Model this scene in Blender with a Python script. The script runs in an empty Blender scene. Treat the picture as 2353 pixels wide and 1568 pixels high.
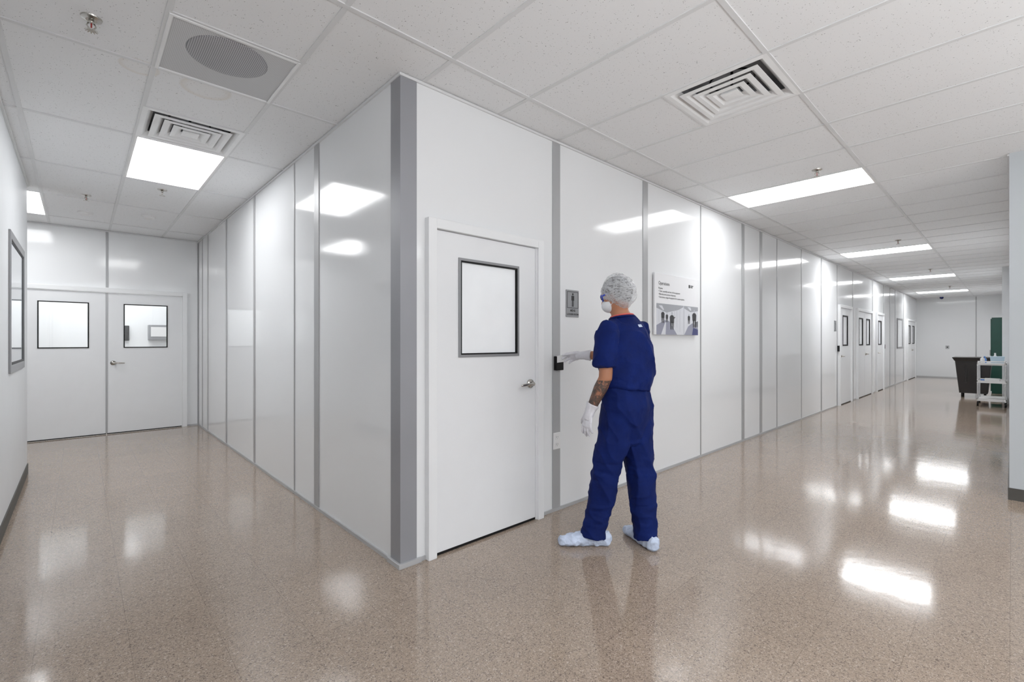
import bpy, math, random
from mathutils import Vector, Matrix, noise
random.seed(4)
V=Vector
H=2.916
SC=bpy.context.scene
COL=bpy.context.collection
try:
    SC.view_settings.view_transform='Standard'
    SC.view_settings.look='None'
    SC.view_settings.exposure=0.0
    SC.view_settings.gamma=1.15
except Exception: pass

# ------------------------------------------------------------------ materials
def sr(r,g,b):
    f=lambda c:((c/255)/12.92 if c/255<=.04045 else (((c/255)+.055)/1.055)**2.4)
    return (f(r),f(g),f(b),1)
def P(name,col,rough=.5,metal=0,spec=.5,var=.03,vscale=6,bump=0,bscale=40,bdist=.002,emit=None,es=0,coat=0):
    m=bpy.data.materials.new(name);m.use_nodes=True
    nt=m.node_tree;b=nt.nodes['Principled BSDF']
    b.inputs['Roughness'].default_value=rough
    b.inputs['Metallic'].default_value=metal
    b.inputs['Specular IOR Level'].default_value=spec
    b.inputs['Coat Weight'].default_value=coat
    tc=nt.nodes.new('ShaderNodeTexCoord')
    n=nt.nodes.new('ShaderNodeTexNoise');n.inputs['Scale'].default_value=vscale;n.inputs['Detail'].default_value=3
    nt.links.new(tc.outputs['Object'],n.inputs['Vector'])
    r=nt.nodes.new('ShaderNodeValToRGB')
    c=col
    r.color_ramp.elements[0].position=.3;r.color_ramp.elements[1].position=.7
    r.color_ramp.elements[0].color=tuple(max(0,x*(1-var)) for x in c[:3])+(1,)
    r.color_ramp.elements[1].color=tuple(min(1,x*(1+var)) for x in c[:3])+(1,)
    nt.links.new(n.outputs['Fac'],r.inputs['Fac']);nt.links.new(r.outputs['Color'],b.inputs['Base Color'])
    if bump:
        n2=nt.nodes.new('ShaderNodeTexNoise');n2.inputs['Scale'].default_value=bscale;n2.inputs['Detail'].default_value=4
        nt.links.new(tc.outputs['Object'],n2.inputs['Vector'])
        bp=nt.nodes.new('ShaderNodeBump');bp.inputs['Strength'].default_value=bump;bp.inputs['Distance'].default_value=bdist
        nt.links.new(n2.outputs['Fac'],bp.inputs['Height']);nt.links.new(bp.outputs['Normal'],b.inputs['Normal'])
    if emit:
        b.inputs['Emission Color'].default_value=emit;b.inputs['Emission Strength'].default_value=es
    return m

M_wall=P('glossy_white_panel',(.84,.855,.87,1),.10,bump=.05,bscale=5,bdist=.003,var=.01,vscale=1)
M_paint=P('painted_wall_grey_white',(.80,.82,.84,1),.45,bump=.1,bscale=150,bdist=.001,var=.01)
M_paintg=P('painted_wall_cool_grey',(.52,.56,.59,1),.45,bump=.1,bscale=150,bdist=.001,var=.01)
M_door=P('painted_white_door',(.84,.855,.875,1),.32,bump=.05,bscale=20,var=.01)
M_frame=P('painted_white_door_frame',(.86,.875,.89,1),.3,var=.01)
M_strip=P('satin_grey_metal_strip',sr(168,169,171),.38,.15,var=.04,vscale=2)
M_post=P('satin_grey_corner_post',sr(146,147,152),.42,.2,var=.05,vscale=2)
M_base=P('light_grey_base_trim',sr(180,181,183),.4,.2)
M_dark=P('dark_rubber_baseboard',sr(66,64,60),.55)
M_tbar=P('ceiling_grid_white_metal',(.73,.74,.75,1),.5)
M_black=P('black_rubber',sr(10,10,11),.6,spec=.2)
M_duct=P('grey_duct_interior',sr(150,150,153),.8)
M_chrome=P('brushed_chrome',sr(185,182,176),.22,1)
M_white=P('white_plastic',sr(232,232,232),.4)
M_vent=P('white_enamel_vent',(.88,.89,.90,1),.4)
M_winframe=P('grey_metal_window_frame',sr(140,141,144),.35,.2)
M_frost_glow=P('glowing_frosted_white_glass',(.86,.88,.90,1),.08,coat=.3,var=.02,emit=(.9,.95,1,1),es=.10)  # weak emission added to the pane, standing in for lit rooms behind
M_light=P('lit_diffuser_panel',(.9,.9,.9,1),.6,emit=(.98,.99,1,1),es=12.0)
M_lightf=P('brighter_lit_diffuser_panel',(.9,.9,.9,1),.6,emit=(.98,.99,1,1),es=21.0)
M_lframe=P('white_light_frame',sr(235,235,235),.5)
M_signgrey=P('grey_sign_plate',sr(140,142,145),.5)
M_signblack=P('black_sign_graphic',sr(18,18,20),.5)
M_poster=P('white_poster_board',sr(238,239,242),.35,var=.005)
M_text=P('dark_printed_text',sr(50,52,56),.6)
M_scrub=P('navy_scrub_fabric',sr(5,23,82),.85,spec=.15,var=.2,vscale=9,bump=.8,bscale=11,bdist=.018)
M_pants=P('navy_scrub_trouser_fabric',sr(5,22,78),.85,spec=.15,var=.2,vscale=7,bump=.8,bscale=9,bdist=.018)
M_skin=P('tan_skin',sr(170,112,82),.5,spec=.4,var=.06,vscale=20,bump=.1,bscale=200,bdist=.001)
M_glove=P('white_latex_glove',sr(214,214,222),.45,var=.04,vscale=30,bump=.5,bscale=60,bdist=.004)
M_shoe=P('pale_blue_white_shoe_cover',sr(196,210,236),.6,var=.05,vscale=20,bump=.9,bscale=45,bdist=.010)
M_shoe_in=P('black_shoe',sr(18,18,20),.5)
M_hair=P('dark_hair',sr(52,48,48),.7,var=.3,vscale=60,bump=.5,bscale=120)
M_mask=P('white_face_mask',sr(225,228,232),.7,bump=.3,bscale=80)
M_blue=P('blue_goggle_frame',sr(30,60,190),.3)
M_pink=P('salmon_undershirt',sr(215,90,85),.8)
M_bin=P('black_plastic_bin',sr(26,24,25),.5,bump=.1)
M_green=P('dark_green_cabinet_paint',sr(4,54,44),.45,var=.08)
M_steel=P('stainless_steel',sr(205,206,208),.25,.7)
M_eye=P('eye_white',sr(235,235,230),.2)
M_bluebits=P('blue_plastic',sr(60,120,200),.4)

def glassmat():
    m=bpy.data.materials.new('clear_glass');m.use_nodes=True;nt=m.node_tree;nt.nodes.clear()
    o=nt.nodes.new('ShaderNodeOutputMaterial');t=nt.nodes.new('ShaderNodeBsdfTransparent');t.inputs[0].default_value=(.98,.99,.99,1)
    g=nt.nodes.new('ShaderNodeBsdfGlossy');g.inputs['Roughness'].default_value=.02
    f=nt.nodes.new('ShaderNodeFresnel');f.inputs[0].default_value=1.5
    mx=nt.nodes.new('ShaderNodeMixShader')
    nt.links.new(f.outputs[0],mx.inputs[0]);nt.links.new(t.outputs[0],mx.inputs[1]);nt.links.new(g.outputs[0],mx.inputs[2]);nt.links.new(mx.outputs[0],o.inputs[0])
    return m
M_glass=glassmat()

def netmat():
    m=bpy.data.materials.new('sheer_white_hairnet');m.use_nodes=True;nt=m.node_tree;b=nt.nodes['Principled BSDF']
    L=nt.links.new
    b.inputs['Base Color'].default_value=(.74,.76,.79,1);b.inputs['Roughness'].default_value=.4
    tc=nt.nodes.new('ShaderNodeTexCoord')
    mp=nt.nodes.new('ShaderNodeMapping');mp.inputs['Scale'].default_value=(.8,.8,1.9);mp.inputs['Rotation'].default_value=(.3,.2,0);L(tc.outputs['Object'],mp.inputs['Vector'])
    n=nt.nodes.new('ShaderNodeTexNoise');n.inputs['Scale'].default_value=30;n.inputs['Detail'].default_value=7;n.inputs['Roughness'].default_value=.7;n.inputs['Distortion'].default_value=.4
    L(mp.outputs[0],n.inputs['Vector'])
    sb=nt.nodes.new('ShaderNodeMath');sb.operation='SUBTRACT';sb.inputs[1].default_value=.5;L(n.outputs['Fac'],sb.inputs[0])
    ab=nt.nodes.new('ShaderNodeMath');ab.operation='ABSOLUTE';L(sb.outputs[0],ab.inputs[0])
    r=nt.nodes.new('ShaderNodeValToRGB');e=r.color_ramp.elements
    e[0].position=.0;e[0].color=(.62,.62,.62,1);e[1].position=.11;e[1].color=(.24,.24,.24,1)
    L(ab.outputs[0],r.inputs['Fac']);L(r.outputs['Color'],b.inputs['Alpha'])
    return m
M_net=netmat()

def tattoo():
    m=P('tattooed_skin',sr(176,116,82),.5);nt=m.node_tree;b=nt.nodes['Principled BSDF'];L=nt.links.new
    tc=nt.nodes.new('ShaderNodeTexCoord')
    w=nt.nodes.new('ShaderNodeTexVoronoi');w.feature='DISTANCE_TO_EDGE';w.inputs['Scale'].default_value=30
    n=nt.nodes.new('ShaderNodeTexNoise');n.inputs['Scale'].default_value=20;n.inputs['Detail'].default_value=5
    mx=nt.nodes.new('ShaderNodeMixRGB');mx.inputs[0].default_value=.14
    L(tc.outputs['Object'],mx.inputs[1]);L(tc.outputs['Object'],n.inputs['Vector']);L(n.outputs['Color'],mx.inputs[2]);L(mx.outputs[0],w.inputs['Vector'])
    n2=nt.nodes.new('ShaderNodeTexNoise');n2.inputs['Scale'].default_value=22;n2.inputs['Detail'].default_value=3;L(tc.outputs['Object'],n2.inputs['Vector'])
    r1=nt.nodes.new('ShaderNodeValToRGB');r1.color_ramp.elements[0].position=.05;r1.color_ramp.elements[1].position=.14;L(w.outputs['Distance'],r1.inputs['Fac'])
    r2=nt.nodes.new('ShaderNodeValToRGB');r2.color_ramp.elements[0].position=.46;r2.color_ramp.elements[1].position=.62;L(n2.outputs['Fac'],r2.inputs['Fac'])
    mu=nt.nodes.new('ShaderNodeMixRGB');mu.blend_type='MULTIPLY';mu.inputs[0].default_value=.8;L(r1.outputs['Color'],mu.inputs[1]);L(r2.outputs['Color'],mu.inputs[2])
    c=nt.nodes.new('ShaderNodeMixRGB');c.inputs[1].default_value=sr(56,47,43);c.inputs[2].default_value=sr(152,98,72);L(mu.outputs[0],c.inputs[0])
    L(c.outputs[0],b.inputs['Base Color'])
    return m
M_tat=tattoo()

def floormat():
    m=bpy.data.materials.new('speckled_vinyl_tile_floor');m.use_nodes=True;nt=m.node_tree;b=nt.nodes['Principled BSDF']
    L=nt.links.new
    tc=nt.nodes.new('ShaderNodeTexCoord')
    n0=nt.nodes.new('ShaderNodeTexNoise');n0.inputs['Scale'].default_value=90;n0.inputs['Detail'].default_value=2
    L(tc.outputs['Object'],n0.inputs['Vector'])
    mx=nt.nodes.new('ShaderNodeMixRGB');mx.inputs[0].default_value=.02
    L(tc.outputs['Object'],mx.inputs[1]);L(n0.outputs['Color'],mx.inputs[2])
    v=nt.nodes.new('ShaderNodeTexVoronoi');v.inputs['Scale'].default_value=240
    L(mx.outputs[0],v.inputs['Vector'])
    sep=nt.nodes.new('ShaderNodeSeparateColor');L(v.outputs['Color'],sep.inputs[0])
    r=nt.nodes.new('ShaderNodeValToRGB');r.color_ramp.interpolation='CONSTANT';e=r.color_ramp.elements
    e[0].position=0;e[0].color=sr(106,92,82)
    e[1].position=.09;e[1].color=sr(143,126,111)
    for p,c in ((.35,sr(156,138,121)),(.68,sr(167,148,131)),(.90,sr(188,171,155)),(.97,sr(120,105,95))):
        x=e.new(p);x.color=c
    L(sep.outputs[0],r.inputs['Fac'])
    br=nt.nodes.new('ShaderNodeTexBrick');br.offset=0;br.inputs['Scale'].default_value=1
    br.inputs['Brick Width'].default_value=.305;br.inputs['Row Height'].default_value=.305
    br.inputs['Mortar Size'].default_value=.0014;br.inputs['Color1'].default_value=(1,1,1,1);br.inputs['Color2'].default_value=(.92,.92,.92,1);br.inputs['Mortar'].default_value=(.62,.60,.58,1)
    L(tc.outputs['Object'],br.inputs['Vector'])
    mu=nt.nodes.new('ShaderNodeMixRGB');mu.blend_type='MULTIPLY';mu.inputs[0].default_value=.8
    L(r.outputs['Color'],mu.inputs[1]);L(br.outputs['Color'],mu.inputs[2])
    L(mu.outputs[0],b.inputs['Base Color'])
    b.inputs['Roughness'].default_value=.10
    b.inputs['Specular IOR Level'].default_value=.8
    n=nt.nodes.new('ShaderNodeTexNoise');n.inputs['Scale'].default_value=7;n.inputs['Detail'].default_value=3
    L(tc.outputs['Object'],n.inputs['Vector'])
    bp=nt.nodes.new('ShaderNodeBump');bp.inputs['Strength'].default_value=.10;bp.inputs['Distance'].default_value=.006
    L(n.outputs['Fac'],bp.inputs['Height']);L(bp.outputs['Normal'],b.inputs['Normal'])
    return m
M_floor=floormat()

def ceilmat():
    m=bpy.data.materials.new('speckled_acoustic_ceiling_tile');m.use_nodes=True;nt=m.node_tree;b=nt.nodes['Principled BSDF']
    L=nt.links.new;tc=nt.nodes.new('ShaderNodeTexCoord')
    v=nt.nodes.new('ShaderNodeTexVoronoi');v.inputs['Scale'].default_value=100
    L(tc.outputs['Object'],v.inputs['Vector'])
    n=nt.nodes.new('ShaderNodeTexNoise');n.inputs['Scale'].default_value=46;n.inputs['Detail'].default_value=2
    L(tc.outputs['Object'],n.inputs['Vector'])
    ad=nt.nodes.new('ShaderNodeMath');ad.operation='ADD';L(v.outputs['Distance'],ad.inputs[0]);L(n.outputs['Fac'],ad.inputs[1])
    r=nt.nodes.new('ShaderNodeValToRGB');e=r.color_ramp.elements
    e[0].position=.54;e[0].color=(.32,.32,.33,1);e[1].position=.62;e[1].color=(.86,.87,.885,1)
    L(ad.outputs[0],r.inputs['Fac'])
    n3=nt.nodes.new('ShaderNodeTexNoise');n3.inputs['Scale'].default_value=160;L(tc.outputs['Object'],n3.inputs['Vector'])
    col=r.outputs['Color']
    for (x,y,rad) in ((-1.13,.98,.09),(-.80,1.0,.13)):
        sx=nt.nodes.new('ShaderNodeVectorMath');sx.operation='DISTANCE';sx.inputs[1].default_value=(x,y,H);L(tc.outputs['Object'],sx.inputs[0])
        rr=nt.nodes.new('ShaderNodeValToRGB');q=rr.color_ramp.elements
        q[0].position=rad*.7;q[0].color=(.985,.975,.96,1);q[1].position=rad*1.1;q[1].color=(1,1,1,1);z=q.new(rad*.98);z.color=(.93,.89,.84,1)
        L(sx.outputs['Value'],rr.inputs['Fac'])
        mu=nt.nodes.new('ShaderNodeMixRGB');mu.blend_type='MULTIPLY';mu.inputs[0].default_value=1;L(col,mu.inputs[1]);L(rr.outputs['Color'],mu.inputs[2]);col=mu.outputs[0]
    L(col,b.inputs['Base Color'])
    b.inputs['Roughness'].default_value=.9
    bp=nt.nodes.new('ShaderNodeBump');bp.inputs['Strength'].default_value=.2;bp.inputs['Distance'].default_value=.002
    L(n3.outputs['Fac'],bp.inputs['Height']);L(bp.outputs['Normal'],b.inputs['Normal'])
    return m
M_ceil=ceilmat()

def perfmat(name,c,dark,scale):
    m=bpy.data.materials.new(name);m.use_nodes=True;nt=m.node_tree;b=nt.nodes['Principled BSDF'];L=nt.links.new
    tc=nt.nodes.new('ShaderNodeTexCoord');mp=nt.nodes.new('ShaderNodeMapping');mp.inputs['Scale'].default_value=(scale,scale,0)
    L(tc.outputs['Object'],mp.inputs['Vector'])
    v=nt.nodes.new('ShaderNodeTexVoronoi');v.inputs['Scale'].default_value=1;v.inputs['Randomness'].default_value=0;L(mp.outputs[0],v.inputs['Vector'])
    r=nt.nodes.new('ShaderNodeValToRGB');e=r.color_ramp.elements;e[0].position=.28;e[0].color=dark;e[1].position=.36;e[1].color=c
    L(v.outputs['Distance'],r.inputs['Fac']);L(r.outputs['Color'],b.inputs['Base Color']);b.inputs['Roughness'].default_value=.5
    return m
M_perf=perfmat('perforated_grey_metal',sr(208,209,211),sr(165,166,168),140)
M_perfd=perfmat('perforated_dark_grille',sr(180,180,184),sr(78,78,82),110)

# ------------------------------------------------------------------ mesh builder
class MB:
    def __init__(s): s.v=[];s.f=[];s.m=[]
    def add(s,vs,fs,mi=0):
        o=len(s.v);s.v+= [V(p) for p in vs];s.f+=[tuple(i+o for i in f) for f in fs];s.m+=[mi]*len(fs)
        return s
    def box(s,x0,x1,y0,y1,z0,z1,mi=0):
        if x0>x1:x0,x1=x1,x0
        if y0>y1:y0,y1=y1,y0
        if z0>z1:z0,z1=z1,z0
        return s.add([(x0,y0,z0),(x1,y0,z0),(x1,y1,z0),(x0,y1,z0),(x0,y0,z1),(x1,y0,z1),(x1,y1,z1),(x0,y1,z1)],
          [(0,3,2,1),(4,5,6,7),(0,1,5,4),(1,2,6,5),(2,3,7,6),(3,0,4,7)],mi)
    def tube(s,pts,rad,n=16,ref=(0,0,1),rnd=False,mi=0):
        pts=[V(p) for p in pts];ref=V(ref)
        rad=[(r,r) if not isinstance(r,(tuple,list)) else r for r in rad]
        T=[]
        for i in range(len(pts)):
            a=pts[max(0,i-1)];b=pts[min(len(pts)-1,i+1)];T.append((b-a).normalized())
        P_=list(pts);R=list(rad);TT=list(T)
        if rnd:
            def caps(p,r,t,sg):
                k=min(r);return [(p+t*sg*k*math.sin(a),(r[0]*math.cos(a),r[1]*math.cos(a)),t) for a in (.5,1.0,1.35)]
            st=caps(pts[0],rad[0],T[0],-1)[::-1];en=caps(pts[-1],rad[-1],T[-1],1)
            P_=[c[0] for c in st]+P_+[c[0] for c in en];R=[c[1] for c in st]+R+[c[1] for c in en];TT=[c[2] for c in st]+TT+[c[2] for c in en]
        vs=[];fs=[]
        for p,r,t in zip(P_,R,TT):
            rf=ref if abs(t.dot(ref.normalized()))<.95 else (V((0,1,0)) if abs(t.y)<.9 else V((1,0,0)))
            sd=rf.cross(t).normalized();up=t.cross(sd)
            for j in range(n):
                a=2*math.pi*j/n;vs.append(p+sd*(r[0]*math.cos(a))+up*(r[1]*math.sin(a)))
        k=len(P_)
        for i in range(k-1):
            for j in range(n):
                j2=(j+1)%n;fs.append((i*n+j,i*n+j2,(i+1)*n+j2,(i+1)*n+j))
        fs.append(tuple(range(n))[::-1]);fs.append(tuple((k-1)*n+j for j in range(n)))
        return s.add(vs,fs,mi)
    def cyl(s,c,ax,r,l,n=24,mi=0,r2=None):
        c=V(c);ax=V(ax).normalized();return s.tube([c,c+ax*l],[r,r if r2 is None else r2],n,ref=(0,0,1),mi=mi)
    def ell(s,c,ax,n=24,m=14,mi=0,keep=None):
        c=V(c);a,b,d=[V(x) for x in ax];vs=[];fs=[];loc=[]
        for i in range(m+1):
            th=math.pi*i/m
            for j in range(n):
                ph=2*math.pi*j/n
                q=(math.sin(th)*math.cos(ph),math.sin(th)*math.sin(ph),math.cos(th))
                vs.append(c+a*q[0]+b*q[1]+d*q[2])
        for i in range(m):
            for j in range(n):
                j2=(j+1)%n;f=(i*n+j,(i+1)*n+j,(i+1)*n+j2,i*n+j2)
                if keep is None or all(keep(vs[x]) for x in f): fs.append(f)
        return s.add(vs,fs,mi)
    def poly(s,pts,mi=0): return s.add(pts,[tuple(range(len(pts)))],mi)
    def build(s,name,mats,parent=None,origin=None,smooth=False,bevel=0,rec=True):
        if not isinstance(mats,(list,tuple)): mats=[mats]
        if parent is not None: o=V(parent['_o'])
        elif origin is not None: o=V(origin)
        else:
            xs=[p.x for p in s.v];ys=[p.y for p in s.v];zs=[p.z for p in s.v]
            o=V(((min(xs)+max(xs))/2,(min(ys)+max(ys))/2,min(zs)))
        me=bpy.data.meshes.new(name);me.from_pydata([tuple(p-o) for p in s.v],[],s.f)
        for mm in mats: me.materials.append(mm)
        for pl,mi in zip(me.polygons,s.m): pl.material_index=mi;pl.use_smooth=smooth
        import bmesh
        bm=bmesh.new();bm.from_mesh(me);bmesh.ops.remove_doubles(bm,verts=bm.verts,dist=1e-6)
        if rec: bmesh.ops.recalc_face_normals(bm,faces=bm.faces)
        bm.to_mesh(me);bm.free()
        ob=bpy.data.objects.new(name,me);COL.objects.link(ob)
        ob['_o']=tuple(o)
        if parent is not None: ob.parent=parent
        else: ob.location=o
        if bevel:
            md=ob.modifiers.new('b','BEVEL');md.width=bevel;md.segments=2;md.limit_method='ANGLE'
        return ob
def EM(name,loc):
    e=bpy.data.objects.new(name,None);COL.objects.link(e);e.location=loc;e['_o']=tuple(loc);e.empty_display_size=.1;return e
def meta(o,label,cat,group=None,kind=None):
    if label:o['label']=label
    if cat:o['category']=cat
    if group:o['group']=group
    if kind:o['kind']=kind
def struct(o): o['kind']='structure';return o
def copytree(root,loc,rotz=0):
    n=root.copy();COL.objects.link(n);n.location=loc;n.rotation_euler=(0,0,rotz)
    def rc(a,b):
        for c in list(a.children):
            d=c.copy();COL.objects.link(d);d.parent=b;rc(c,d)
    rc(root,n);return n
def text(body,size,offs=0,align='LEFT'):
    cu=bpy.data.curves.new('t','FONT');cu.body=body;cu.size=size;cu.offset=offs;cu.align_x=align
    ob=bpy.data.objects.new('t',cu);COL.objects.link(ob);bpy.context.view_layer.update()
    dg=bpy.context.evaluated_depsgraph_get();me=bpy.data.meshes.new_from_object(ob.evaluated_get(dg))
    vs=[v.co.copy() for v in me.vertices];fs=[tuple(p.vertices) for p in me.polygons]
    bpy.data.objects.remove(ob);return vs,fs
def wtext(mb,body,x,y,z,size,offs=0,align='LEFT',mi=0):
    vs,fs=text(body,size,offs,align);mb.add([(x+v.x,y,z+v.y) for v in vs],fs,mi)

# ------------------------------------------------------------------ camera
cam=bpy.data.cameras.new('camera');co=bpy.data.objects.new('camera',cam);COL.objects.link(co)
co.location=(-1.382,-2.447,1.335);co.rotation_euler=(math.pi/2,0,-math.atan2(.6809,.7324))
cam.sensor_width=36;cam.lens=36*1068.7/2353;cam.clip_start=.03;SC.camera=co
w=bpy.data.worlds.new('world');SC.world=w;w.use_nodes=True
w.node_tree.nodes['Background'].inputs[0].default_value=(.8,.82,.85,1);w.node_tree.nodes['Background'].inputs[1].default_value=.3
# unseen fill lights added behind the camera to brighten the ceiling
for k,(p,en) in enumerate([((-.6,-4.0,1.6),80),((2.0,-4.8,1.5),50)]):
    ld=bpy.data.lights.new('added_ceiling_fill','AREA');ld.size=.9;ld.energy=en;ld.color=(.98,.99,1)
    lo=bpy.data.objects.new('added_ceiling_fill',ld);COL.objects.link(lo);lo.location=p;lo.rotation_euler=(math.pi,0,0)

# ------------------------------------------------------------------ shell
XE=21.6;YE=6.37
struct(MB().box(-5,XE+.2,-6.5,9,-.1,0).build('floor',M_floor,origin=(0,0,0)))
gx0=.15;gy0=-.31;c=.61
lights=[(6,-2),(14,-2),(22,-2),(30,-2),(-2,4),(-4,8),(-2,-6),(-2,-10),(4,-9),(-2,12),(-4,12)]  # those behind the camera and in the anteroom are unseen, added for brightness
vents=[(-2,3),(2,-2)]
disc=(-2,1)
skip=set()
for a,b in lights: skip|={(a,b),(a,b+1)}
skip|=set(vents)|{disc}
mb=MB()
for i in range(-9,36):
    for j in range(-11,16):
        if (i,j) in skip: continue
        x=gx0+i*c;y=gy0+j*c
        mb.add([(x,y,H),(x+c,y,H),(x+c,y+c,H),(x,y+c,H)],[(0,3,2,1)])
ce=mb.build('ceiling',M_ceil,origin=(0,0,0),rec=False);struct(ce)
struct(MB().box(-5.4,22.2,-7,9.2,H+.35,H+.4).build('trim_ceiling_slab',M_duct,origin=(0,0,0)))
mb=MB();hw=.013
for i in range(-9,37):
    x=gx0+i*c
    if x>22: continue
    mb.box(x-hw,x+hw,-6.5,9 if x<0 else 0,H-.005,H+.001)
for k in range(-6,9):
    y=gy0+2*k*c
    mb.box(-5,XE if y<0 else 0,y-hw,y+hw,H-.006,H+.001)
for (i,j) in [(-2,1),(-2,3)]:
    x=gx0+i*c;y=gy0+j*c;mb.box(x,x+c,y-hw,y+hw,H-.006,H+.001)
mb.box(gx0+2*c,gx0+3*c,gy0-c-hw,gy0-c+hw,H-.006,H+.001)
struct(mb.build('trim_1',M_tbar,origin=(0,0,0)))

struct(MB().box(0,XE,0,.12,0,H).build('wall_center_right',M_wall))
struct(MB().box(0,.12,.12,YE,0,H).build('wall_center_left',M_wall))
struct(MB().box(-5,-1.77,-6.5,4.32,0,H).build('wall_left',M_paint))
struct(MB().box(-5.1,-5,4.32,9,0,H).build('wall_far_left',M_paint))
mb=MB();mb.box(-.21,.12,YE,YE+.1,0,H).box(-5,-1.99,YE,YE+.1,0,H).box(-1.99,-.21,YE,YE+.1,2.03,H)
struct(mb.build('wall_back_left',M_wall))
struct(MB().box(-3.5,.5,8.7,8.8,0,H).build('wall_anteroom_back',M_wall))
struct(MB().box(.4,.5,YE+.1,8.7,0,H).build('wall_anteroom_right',M_wall))
struct(MB().box(-3.6,-3.5,YE+.1,8.7,0,H).build('wall_anteroom_left',M_wall))
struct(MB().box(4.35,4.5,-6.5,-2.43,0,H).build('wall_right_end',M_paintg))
struct(MB().box(4.5,13,-6.5,-2.43,0,H).build('wall_right',M_paint))
struct(MB().box(13,XE,-6.5,-2.30,0,H).build('wall_right_inner',M_paint))
struct(MB().box(XE,XE+.15,-2.6,.12,0,H).build('wall_far_end',M_wall))
struct(MB().box(-1.9,4.5,-6.6,-6.5,0,H).build('wall_rear',M_paint))
struct(MB().box(-1.77,-1.762,-6.5,4.328,0,.10).build('baseboard_left',M_dark))
mb=MB();mb.box(4.342,4.35,-6.5,-2.422,0,.10).box(4.35,13,-2.43,-2.422,0,.10)
struct(mb.build('baseboard_right',M_dark))
struct(MB().box(13,XE,-2.30,-2.292,0,.08).build('baseboard_right_inner',M_dark))
mb=MB();mb.box(-.010,0,0,YE,0,.024)
struct(mb.build('baseboard_center_left',M_base))
mb=MB()
gaps=[(.166,1.185),(10.0,11.2),(11.65,13.4),(13.9,14.95),(19.15,21.2)]
xs=-.010
for a,b in gaps: mb.box(xs,a,-.010,0,0,.024);xs=b
mb.box(xs,XE,-.010,0,0,.024)
struct(mb.build('baseboard_center_right',M_base))
struct(MB().box(XE-.01,XE,-2.3,0,0,.04).build('baseboard_far_end',M_base))
struct(MB().box(-.15,0,YE-.01,YE,0,.024).build('baseboard_back_left',M_base))
tn=[2]
def trim(b,mat=M_strip):
    o=MB().box(*b).build('trim_%d'%tn[0],mat,bevel=.0015);tn[0]+=1;struct(o)
trim((-.012,0,-.012,YE,H-.022,H-.006),M_tbar);trim((0,XE,-.012,0,H-.022,H-.006),M_tbar)
trim((-1.77,-1.755,-6.5,4.32,H-.022,H-.006),M_tbar);trim((-5,0,YE-.012,YE,H-.022,H-.006),M_tbar)
trim((4.35,13,-2.43,-2.418,H-.022,H-.006),M_tbar)
mb=MB();t=.006
mb.add([(-t,-t,.0),(.105,-t,0),(.105,0,0),(0,0,0),(0,.11,0),(-t,.11,0),(-t,-t,H-.022),(.105,-t,H-.022),(.105,0,H-.022),(0,0,H-.022),(0,.11,H-.022),(-t,.11,H-.022)],
 [(0,5,4,3,2,1),(6,7,8,9,10,11),(0,1,7,6),(1,2,8,7),(2,3,9,8),(3,4,10,9),(4,5,11,10),(5,0,6,11)])
struct(mb.build('trim_%d'%tn[0],M_post,bevel=.001));tn[0]+=1
mb=MB();mb.box(-.022,.13,-.022,-.006,0,.03).box(-.022,-.006,-.006,.13,0,.03);struct(mb.build('trim_%d'%tn[0],M_base,bevel=.002));tn[0]+=1
e=.006;Z1=H-.022
for a,b in [(1.32,1.41),(2.625,2.715),(3.85,3.87),(5.05,5.14),(5.70,5.79),(6.40,6.425),(7.61,7.635),(8.81,8.86),(9.97,10.03)]:
    trim((a,b,-e,0,.024,Z1))
for a,b in [(11.35,11.42),(13.5,13.6),(14.98,15.08),(16.0,16.06),(16.9,16.96),(18.5,18.56)]: trim((a,b,-e,0,.024,Z1))
for a,b in [(1.265,1.365),(1.83,1.85),(3.085,3.145),(4.385,4.445),(5.58,5.62),(6.0,6.03)]: trim((-e,0,a,b,.024,Z1))
trim((-1.11,-1.08,YE-e,YE,2.10,Z1));trim((-.012,-e,YE-.03,YE,.03,Z1))
trim((XE-e,XE,-1.6,-1.57,.04,Z1));

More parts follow.
